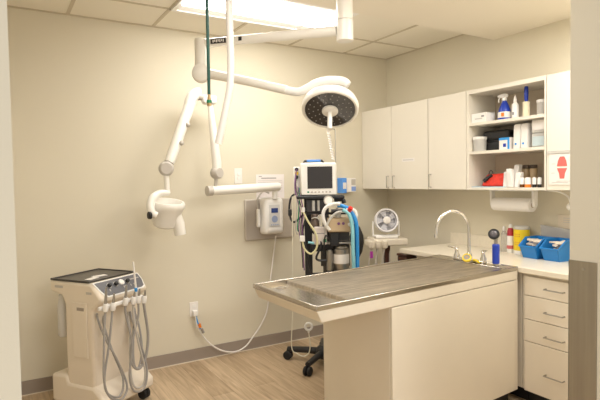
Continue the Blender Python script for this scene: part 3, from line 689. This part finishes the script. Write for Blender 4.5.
# ------------------------------------------------------------------ anaesthesia machine
RZ = -.5402; MO = (-1.27,-.70)
t = thing('anesthesia_machine', 'black anesthesia stand with absorber and canister behind table', 'anesthesia machine', (MO[0],MO[1],0), RZ)
hub = Vector((-1.245,-.66,.1))
for cx, cy in ((-1.437,-.40),(-1.493,-.80),(-1.07,-.37),(-.93,-.70),(-1.18,-.97)):
    e = Vector((cx,cy,.085)); lg = obj('leg', tb([hub, hub.lerp(e,.5)+Vector((0,0,.005)), e], [.032,.026,.022], 10), M_dark, t)
    dd = (e-hub).normalized(); s = Vector((-dd.y,dd.x,0))
    bm = bmesh.new()
    for k in (-1,1): lathe(bm, [(0,-.012),(.03,-.012),(.036,-.006),(.036,.006),(.03,.012),(0,.012)], e+s*.017*k+Vector((0,0,-.049)), s, 18)
    tube(bm, [e+Vector((0,0,.0)), e+Vector((0,0,-.045))], .012, 8)
    obj('caster', bm, M_rub, lg)
obj('base_hub', lt([(0,0),(.07,0),(.075,.02),(.06,.08),(.035,.1),(0,.1)], (0.0,0.04,.06)), M_dark, t, world=False)
obj('column', box(-.145,-.085,.02,.08,.66,1.34), M_dark, t, .006, world=False)
obj('column', box(.0,.05,.02,.08,.12,1.30), mat('dark_grey_metal',(.10,.095,.09),.4,.5), t, .006, world=False)
obj('top_shelf', box(-.205,.165,-.11,.14,1.338,1.362), M_dark, t, .006, world=False)
obj('cross_bar', box(-.13,.19,-.06,-.035,1.212,1.23), M_dark, t, .004, world=False)
fb = obj('flow_block', box(-.13,.03,-.07,.02,1.23,1.335), mat('charcoal_block',(.045,.04,.04),.3), t, .006, world=False)
obj('flow_tube', tb([(-.075,-.078,1.245),(-.075,-.078,1.325)], .012, 10), M_frost, fb, world=False)
obj('flow_tube', tb([(-.035,-.078,1.245),(-.035,-.078,1.325)], .010, 10), M_frost, fb, world=False)
bm = bmesh.new(); lathe(bm, [(0,-.02),(.036,-.02),(.038,.0),(.036,.008),(.03,.008),(.03,.004),(0,.004)], (.04,-.115,1.325), (0,-1,.1), 22); g = obj('pressure_gauge', bm, M_greyp, t, world=False)
obj('gauge_face', lt([(.029,.0045),(.029,.006),(0,.0065)], (.04,-.115,1.325), (0,-1,.1), 20), M_paper, g, world=False)
obj('vaporizer', lt([(0,0),(.034,0),(.036,.01),(.034,.06),(.026,.07),(.03,.10),(.024,.115),(0,.115)], (-.065,-.06,1.105)), mat('vaporizer_grey',(.16,.12,.10),.35,.4), t, world=False)
ab = obj('absorber', box(.03,.225,-.13,.01,1.08,1.19), M_tan, t, .015, 3, world=False)
for xx in (.115,.15):
    obj('absorber_knob', lt([(.011,0),(.011,.008),(0,.010)], (xx,-.131,1.148), (0,-1,0), 12), M_purple, ab, world=False)
obj('absorber_clamp', box(.05,.12,-.1,.0,.97,1.078), M_dark, t, .006, world=False)
obj('arm_plate', box(-.06,.22,-.09,.03,.985,1.0), M_satin, t, .003, world=False)
cn = obj('canister', lt([(0,0),(.058,0),(.062,.006),(.062,.17),(.05,.178),(.05,.19),(.03,.2),(0,.2)], (.135,-.06,.775), seg=28), M_satin, t, world=False)
obj('canister_label', lt([(.0625,.06),(.0628,.062),(.0628,.13),(.0625,.132)], (.135,-.06,.775), seg=28), M_paper, cn, world=False)
obj('filter_cylinder', lt([(0,0),(.024,0),(.025,.004),(.025,.15),(.018,.158),(0,.158)], (.045,-.09,.785), seg=18), M_satin, t, world=False)
obj('rear_shelf', box(-.02,.21,.0,.03,.80,1.07), mat('shadow_grey_metal',(.07,.065,.06),.4,.4), t, .004, world=False)
obj('sample_tube', tb([(-.05,-.085,1.19),(-.02,-.12,1.215),(.0,-.13,1.16),(.01,-.13,1.08),(.02,-.12,1.01)], .005, 6, 6), M_frost, t, world=False)
obj('cable', tb([(-.125,-.03,1.22),(-.16,-.07,1.08),(-.13,-.09,.93),(-.11,-.07,.80),(-.06,-.05,.70)], .007, 8, 6), M_dark, t, world=False)
obj('cable', tb([(.06,-.13,1.0),(.015,-.15,1.06),(.0,-.14,.98),(.0,-.12,.90)], .006, 8, 6), M_dark, t, world=False)
obj('canister_tray', box(.03,.215,-.13,.03,.755,.775), M_dark, t, .003, world=False)
obj('tray_bracket', box(-.085,.03,.025,.06,.68,.74), M_dark, t, .003, world=False)
bag = bmesh.new(); lathe(bag, [(0,-.16),(.012,-.155),(.014,-.14),(.038,-.10),(.055,-.03),(.055,.03),(.035,.09),(.016,.12),(.016,.14),(0,.14)], (.268,.02,1.005), (-.05,0,1), 20)
obj('breathing_bag', bag, M_rub, t, world=False, label='black rubber breathing bag')
obj('bag_neck', tb([(.245,.02,1.13),(.235,.0,1.17),(.20,-.03,1.165)], .015, 8, 4), M_dark, t, world=False)
# corrugated white breathing circuit
def ribbed(pts, r, n=14):
    P = []
    vs = [Vector(p) for p in pts]
    for i in range(len(vs)-1):
        p0 = vs[max(i-1,0)]; p1 = vs[i]; p2 = vs[i+1]; p3 = vs[min(i+2,len(vs)-1)]
        for k in range(n):
            u = k/n; P.append(.5*((2*p1)+(-p0+p2)*u+(2*p0-5*p1+4*p2-p3)*u*u+(-p0+3*p1-3*p2+p3)*u**3))
    P.append(vs[-1])
    return tb(P, [r if i%2 else r*.86 for i in range(len(P))], 12)
obj('breathing_hose', ribbed([(.045,-.15,1.10),(.01,-.155,1.15),(-.005,-.155,1.215),(.015,-.155,1.27),(.07,-.16,1.298),(.125,-.15,1.30)], .0145), M_whitep, t, world=False)
obj('breathing_hose', ribbed([(.17,-.16,1.255),(.225,-.17,1.25),(.245,-.17,1.21),(.225,-.16,1.16),(.19,-.145,1.135)], .016), M_whitep, t, world=False)
obj('breathing_hose', tb([(.02,-.16,1.13),(.05,-.165,1.19),(.10,-.17,1.235),(.15,-.165,1.24)], .009, 8, 5), M_frost, t, world=False)
obj('valve_dome', lt([(.022,0),(.024,.02),(.02,.06),(.012,.075),(0,.078)], (.115,-.07,1.19)), M_frost, t, world=False)
obj('blue_hose', tb([(.11,-.125,1.285),(.15,-.14,1.28),(.20,-.165,1.25),(.242,-.18,1.16),(.25,-.17,1.0),(.25,-.15,.75),(.24,-.10,.5)], .0155, 12, 6), M_sky, t, world=False, label='bright blue ribbed hose')
obj('blue_hose', tb([(.145,-.17,1.255),(.19,-.185,1.22),(.212,-.19,1.13),(.215,-.19,.98),(.22,-.17,.75),(.2,-.12,.5)], .0145, 12, 6), M_cyan, t, world=False, label='pale cyan hose')
obj('red_cap', lt([(0,-.015),(.017,-.015),(.018,0),(.017,.018),(0,.02)], (.197,-.185,1.258), (.3,-.5,.7), 14), M_redp, t, world=False, label='red hose cap')
obj('black_grip', tb([(.06,-.12,1.243),(.175,-.14,1.243)], .014, 10), M_dark, t, world=False)
obj('black_grip', tb([(.09,-.05,1.325),(.15,-.06,1.33),(.165,-.06,1.30)], .018, 10, 3), M_dark, t, world=False)
obj('cable', tb([(-.10,-.08,1.10),(-.02,-.12,1.0),(-.06,-.12,.88),(.02,-.1,.86)], .009, 8, 6), M_dark, t, world=False)
obj('manifold', box(-.10,.0,-.09,-.02,.93,.985), M_dark, t, .006, world=False)
obj('connector', tb([(-.12,-.11,1.005),(-.06,-.11,.995)], .009, 8), M_cyan, t, world=False)
ib = thing('fluid_bag', 'pale clear fluid bag with green tab on anesthesia stand', 'fluid bag', (MO[0],MO[1],.985), RZ)
obj('bag', box(-.075,.025,-.125,-.095,.0,.14), mat('fluid_film',(.74,.66,.62),.35,trans=.15), ib, .012, 3, world=False)
obj('printing', box(-.06,.01,-.1262,-.1252,.085,.092), M_ink, ib, world=False)
obj('green_tab', box(-.005,.02,-.130,-.1252,.02,.045), M_greenb, ib, .003, world=False)
obj('bag_tube', tb([(-.025,-.11,.138),(-.03,-.12,.19),(-.06,-.11,.21),(-.09,-.08,.20)], .005, 6, 5), M_frost, ib, world=False)
# pole with hook, part of the stand
obj('infusion_pole', tb([(.112,.06,1.36),(.112,.06,1.875),(.108,.06,1.885),(.075,.055,1.888),(.06,.05,1.88),(.055,.05,1.868)], .0045, 8), M_satin, t, world=False)
ct = thing('coiled_tube', 'white coiled tube hanging from the infusion pole hook', 'tube', (MO[0],MO[1],1.64), RZ)
P = []
for i in range(140):
    f = i/139; a = f*2*PI*11; P.append((.056+.035*f+.009*math.cos(a), .045+.009*math.sin(a), .222-.22*f))
obj('coil', tb(P, .0052, 6), M_whitep, ct, world=False)
obj('coil_clip', tb([(.056,.05,.218),(.056,.05,.24)], .009, 8), M_greyp, ct, world=False)
# monitor
mo = thing('patient_monitor', 'white patient monitor with dark screen and blue top handle', 'monitor', (MO[0],MO[1],1.3625), RZ)
obj('housing', box(-.172,.108,-.085,.09,0,.254), M_white, mo, .014, 3, world=False)
obj('bezel', box(-.166,.102,-.094,-.085,.006,.248), M_whitep, mo, .006, 2, world=False)
obj('screen', box(-.118,.074,-.0965,-.094,.054,.224), M_screen, mo, .002, world=False)
for k in range(7):
    obj('button', box(-.12+.028*k,-.106+.028*k,-.0975,-.094,.022,.034), M_greenb if k == 0 else M_greyp, mo, .002, world=False)
bm = bmesh.new(); tube(bm, [(-.145,-.01,.252),(-.135,-.01,.268),(.0,-.01,.270),(.012,-.01,.252)], .010, 8); obj('handle_mount', bm, M_dark, mo, world=False)
obj('handle', box(-.12,-.01,-.03,.012,.262,.280), mat('handle_blue',(.10,.28,.70),.35), mo, .005, world=False, label='blue carrying handle')
cm = obj('connector_module', box(-.225,-.173,-.04,.05,.01,.225), M_whitep, mo, .006, world=False)
for k, (z, mm) in enumerate(((.205,M_dark),(.175,M_yellow),(.145,M_dark),(.05,M_orange))):
    obj('connector', tb([(-.20,-.035,z),(-.20,-.065,z)], .014 if k < 3 else .013, 10), mm, cm, world=False)
for k, (dx, mm, z1) in enumerate(((-.19,M_purple,-.36),(-.175,M_dark,-.56),(-.215,M_greyp,-.30),(-.165,M_purple,-.58),(-.20,M_greenb,-.28))):
    obj('lead', tb([(-.20,-.064,.205-.05*k),(-.215+.008*k,-.085,.06),(dx+.012,-.085,-.12),(dx,-.08,-.25),(dx+.012,-.07,z1)], .0048, 6, 5), mm, mo, world=False)
obj('power_cable', tb([(-.20,.0,.02),(-.245,-.03,-.01),(-.262,-.03,-.09),(-.255,-.04,-.17),(-.225,-.05,-.205),(-.17,-.07,-.16),(-.13,-.075,-.115)], .008, 8, 6), M_dark, mo, world=False, label='black looped cable')
obj('cable_plug', box(-.272,-.242,-.055,-.02,-.155,-.105), M_dark, mo, .005, world=False)
yt = thing('yellow_tubing', 'pale yellow looped tubing hanging on the anesthesia stand', 'tubing', (MO[0],MO[1],.9), RZ)
obj('tube', tb([(-.155,-.13,.345),(-.12,-.135,.27),(-.06,-.135,.17),(-.055,-.135,.07),(-.10,-.135,.02),(-.15,-.135,.06),(-.165,-.135,.13)], .0075, 8, 6), M_yelpale, yt, world=False)
obj('connector', tb([(-.155,-.13,.34),(-.155,-.13,.375)], .014, 10), M_whitep, yt, world=False)
obj('clamp', box(-.185,-.145,-.15,-.12,.115,.16), M_whitep, yt, .004, world=False)
iv = thing('infusion_tubing', 'thin clear tubing looping to the floor below table end', 'tubing', (-1.58,-.74,.14))
obj('tube', tb([(-1.545,-.70,1.36),(-1.555,-.71,1.0),(-1.57,-.72,.5),(-1.585,-.72,.22),(-1.55,-.745,.165),(-1.51,-.77,.145),(-1.475,-.79,.17),(-1.468,-.80,.24),(-1.48,-.80,.33)], .0042, 8, 6), mat('pale_tubing',(.80,.76,.62),.3,trans=.2), iv)
bm = bmesh.new(); ring(bm, (-1.48,-.80,.375), (-.4,-.9,.1), .026, .009, 20, 8); obj('tube_clamp', bm, M_frost, iv)
obj('clamp_stem', tb([(-1.48,-.80,.33),(-1.48,-.80,.352)], .008, 8), M_frost, iv)

# ------------------------------------------------------------------ dental cart
t = thing('dental_cart', 'cream mobile dental cart with dark top tray and hoses', 'cart', (-2.91,-.47,0), .60)
fx = lambda a, b, d: (d, a, b)
bm = bmesh.new(); prism(bm, [(-.165,.20),(-.165,.70),(-.235,.755),(-.245,.775),(-.16,.868),(.20,.868),(.20,.80),(.095,.775),(.07,.72),(.07,.20)], fx, -.215, .195)
obj('body', bm, M_cart, t, .018, 3, world=False)
bm = bmesh.new(); prism(bm, [(-.25,.085),(-.255,.15),(-.165,.225),(.045,.225),(.06,.275),(.20,.265),(.20,.085)], fx, -.225, .225)
obj('base_cover', bm, M_cart, t, .02, 3, world=False)
bm = bmesh.new(); bx(bm, -.205,.185,-.135,.19,.8685,.874)
for a in ((-.21,.19,-.142,-.130),(-.21,.19,.185,.197),(-.21,-.198,-.130,.185),(.178,.19,-.130,.185)): bx(bm, a[0],a[1],a[2],a[3],.8685,.880)
obj('top_tray', bm, M_darkt, t, .002, world=False)
# sloping control panel
sl = Vector((0,-.245,.775)); sh = Vector((0,-.16,.868)); up = (sh-sl); nrm = Vector((0,-up.z,up.y)).normalized()
def on_panel(x, f, off=0): return sl+up*f+Vector((x,0,0))+nrm*off
def panel_poly(pts, o0, o1):
    bm = bmesh.new(); prism(bm, pts, lambda a,b,d: on_panel(a,b,d), o0, o1); return bm
obj('panel_border', panel_poly([(-.208,.99),(.185,.99),(.19,.55),(.175,.12),(.15,.02),(-.155,.02),(-.178,.12),(-.195,.55)], .0008, .005), M_whitep, t, .003, world=False)
cp = obj('control_panel', panel_poly([(-.196,.93),(.175,.93),(.18,.55),(.165,.18),(.143,.10),(-.147,.10),(-.168,.18),(-.185,.55)], .0051, .0075), M_panelg, t, world=False)
for x, mm in ((-.105,M_dark),(-.05,M_dark),(.05,M_dark)):
    obj('knob', lt([(.014,.0076),(.013,.022),(.010,.026),(0,.026)], on_panel(x,.62), nrm, 16), mm, cp, world=False)
    obj('knob_ring', lt([(.018,.0076),(.018,.010),(0,.010)], on_panel(x,.62), nrm, 18), M_satin, cp, world=False)
obj('dial_gauge', lt([(.021,.0076),(.021,.016),(.018,.018),(0,.018)], on_panel(0,.64), nrm, 22), M_whitep, cp, world=False)
bm = bmesh.new()
for k in range(9): 
    q = panel_poly([(.085+.009*k,.66),(.091+.009*k,.66),(.091+.009*k,.73),(.085+.009*k,.73)], .0076, .0082); me = bpy.data.meshes.new('tmp'); q.to_mesh(me); q.free(); bm.from_mesh(me); bpy.data.meshes.remove(me)
for x in (-.12,.0,.012,.06,.09):
    q = panel_poly([(x,.30),(x+.006,.30),(x+.006,.42),(x,.42)], .0076, .0085); me = bpy.data.meshes.new('tmp'); q.to_mesh(me); q.free(); bm.from_mesh(me); bpy.data.meshes.remove(me)
obj('lettering', bm, M_greyp, cp, world=False)
# side door, vents, water bottle
dr_ = obj('side_door', box(-.2235,-.2152,-.125,.0,.40,.745), M_cart, t, .002, world=False)
obj('door_slot', box(-.2243,-.2236,-.105,-.045,.695,.715), mat('slot_shadow',(.35,.30,.25),.6), dr_, world=False)
obj('vent', box(-.2165,-.2152,.08,.15,.825,.84), M_greyp, t, world=False)
obj('vent', box(-.2165,-.2152,-.165,-.12,.80,.815), M_greyp, t, world=False)
obj('water_bottle', lt([(0,0),(.03,0),(.036,.01),(.036,.20),(.028,.235),(.028,.27),(0,.27)], (-.165,.14,.50), seg=20), M_frost, t, world=False, label='frosted water bottle')
# holder bar, handpieces and hoses
obj('holder_bar', box(-.265,.10,-.285,-.262,.722,.745), M_whitep, t, .006, world=False)
obj('bar_bracket', box(-.06,.06,-.27,-.17,.705,.722), M_cart, t, .004, world=False)
HOSES = [
    [(-0.241, -0.3, 0.762), (-0.243, -0.3, 0.697), (-0.268, -0.31, 0.524), (-0.276, -0.31, 0.316), (-0.234, -0.31, 0.197), (-0.128, -0.3, 0.14), (-0.072, -0.29, 0.206), (-0.129, -0.27, 0.383), (-0.184, -0.24, 0.521), (-0.204, -0.2, 0.646), (-0.18, -0.168, 0.675)] ,
    [(-0.182, -0.3, 0.755), (-0.188, -0.3, 0.683), (-0.224, -0.305, 0.51), (-0.263, -0.3, 0.322), (-0.234, -0.295, 0.213), (-0.133, -0.29, 0.16), (-0.094, -0.28, 0.257), (-0.148, -0.25, 0.449), (-0.158, -0.2, 0.603), (-0.124, -0.168, 0.648)] ,
    [(-0.077, -0.3, 0.763), (-0.073, -0.3, 0.654), (-0.039, -0.31, 0.455), (-0.068, -0.31, 0.272), (-0.033, -0.31, 0.156), (0.058, -0.31, 0.14), (0.102, -0.3, 0.243), (0.085, -0.27, 0.412), (0.071, -0.22, 0.564), (0.102, -0.168, 0.619)] ,
    [(-0.007, -0.3, 0.754), (-0.004, -0.3, 0.605), (0.029, -0.305, 0.433), (0.083, -0.3, 0.25), (0.071, -0.29, 0.152), (-0.0, -0.28, 0.171), (-0.009, -0.26, 0.309), (0.041, -0.22, 0.486), (0.083, -0.168, 0.623)] ,
    [(0.038, -0.3, 0.751), (0.032, -0.3, 0.609), (-0.038, -0.3, 0.434), (-0.033, -0.3, 0.329), (0.03, -0.29, 0.28), (0.093, -0.27, 0.376), (0.126, -0.22, 0.529), (0.139, -0.168, 0.623)] ,
    [(0.089, -0.3, 0.74), (0.098, -0.3, 0.632), (0.121, -0.3, 0.472), (0.096, -0.3, 0.339), (0.043, -0.295, 0.276), (0.005, -0.28, 0.307), (0.035, -0.25, 0.458), (0.112, -0.2, 0.578), (0.14, -0.168, 0.637)] ,]
for k, (path, top) in enumerate(zip(HOSES, (.865,.815,.845,.79,.80,.78))):
    x, zz = path[0][0], path[0][2]-.045
    hd = obj('holder', lt([(.014,0),(.017,.008),(.017,.040),(.014,.048),(0,.048)], (x,-.30,zz), (0,-.15,1), 14), M_whitep, t, world=False)
    obj('handpiece', tb([(x,-.30,zz-.01),(x,-.304,zz+.04),(x,-.312,top-.03),(x,-.316,top)], [.008,.009,.0075,.005], 10), M_satin if k%2 else mat('handpiece_grey',(.40,.38,.35),.3,.7), t, world=False)
    obj('hose', tb([(x,-.30,zz)]+path[1:], .009 if k == 5 else .0068, 8, 6), M_hose if k != 3 else M_greyp, t, world=False)
obj('suction_tip', tb([(.03,-.295,.74),(.015,-.305,.82),(-.008,-.31,.98)], [.006,.006,.0055], 8), M_paper, t, world=False)
obj('blue_collar', tb([(.022,-.30,.785),(.017,-.303,.81)], .010, 8), M_sky, t, world=False, label='blue collar')
for x in (-.19,.19):
    for y in (-.19,.15):
        bm = bmesh.new()
        for s in (-1,1): lathe(bm, [(0,-.011),(.032,-.011),(.037,-.005),(.037,.005),(.032,.011),(0,.011)], (x+s*.016,y,.037), (1,.0,0), 18)
        tube(bm, [(x,y,.03),(x,y,.084)], .012, 8); bx(bm, x-.012,x+.012,y-.02,y+.02,.05,.08)
        obj('caster', bm, M_rub, t, world=False)
tm = top_matrix(t)
for (x, y, r, lab) in ((-.11,-.06,.2,'small white card on the cart tray, nearer left'),(-.02,-.03,-.3,'small white card on the cart tray, nearer right')):
    o = obj('card', box(-.045,.045,-.022,.022,0,.003), M_paper); o.location = tm @ Vector((x,y,.8745)); o.rotation_euler = (0,0,.62+r)
    o['label'] = lab; o['category'] = 'card'; o['group'] = 'cards on the cart tray'

# ------------------------------------------------------------------ light and camera
w = bpy.data.worlds.new('world'); SC.world = w; w.use_nodes = True
bg = w.node_tree.nodes['Background']; bg.inputs[0].default_value = (1.0, .97, .92, 1); bg.inputs[1].default_value = .62
def area(name, loc, sx, sy, power, col):
    l = bpy.data.lights.new(name, 'AREA'); l.shape = 'RECTANGLE'; l.size = sx; l.size_y = sy; l.energy = power; l.color = col
    o = bpy.data.objects.new(name, l); o.location = loc; COL.objects.link(o); return o
area('hall_fill_light', (-2.3, -6.3, 2.6), 1.2, 1.2, 75, (1.0, .97, .92))  # added fill from behind the camera, no fixture modelled
area('near_fill_light', (-.95, -2.65, 2.57), 1.0, .3, 22, (1.0, .97, .92))  # unseen fill added to brighten the table front and drawers, not a fixture
area('room_fill_light', (-2.55, -2.2, 2.57), 1.0, .3, 10, (1.0, .97, .92))  # extra out-of-view fill, added to even out the light on cart and floor
cam = bpy.data.cameras.new('camera'); co = bpy.data.objects.new('camera', cam); COL.objects.link(co); SC.camera = co
cam.sensor_width = 36; cam.lens = 508.5*36/600; cam.clip_start = .05
yaw, pitch, roll = .5402, .0377, -.0165
f = Vector((math.sin(yaw)*math.cos(pitch), math.cos(yaw)*math.cos(pitch), -math.sin(pitch)))
r = Vector((math.cos(yaw), -math.sin(yaw), 0)); u = r.cross(f)
r, u = r*math.cos(roll)+u*math.sin(roll), u*math.cos(roll)-r*math.sin(roll)
M = Matrix((r, u, -f)).transposed().to_4x4(); M.translation = Vector((-3.4813,-4.0422,1.4786)); co.matrix_world = M
vs = SC.view_settings; vs.view_transform = 'Standard'; vs.look = 'None'; vs.gamma = 1; vs.use_curve_mapping = False; vs.exposure = 0.32
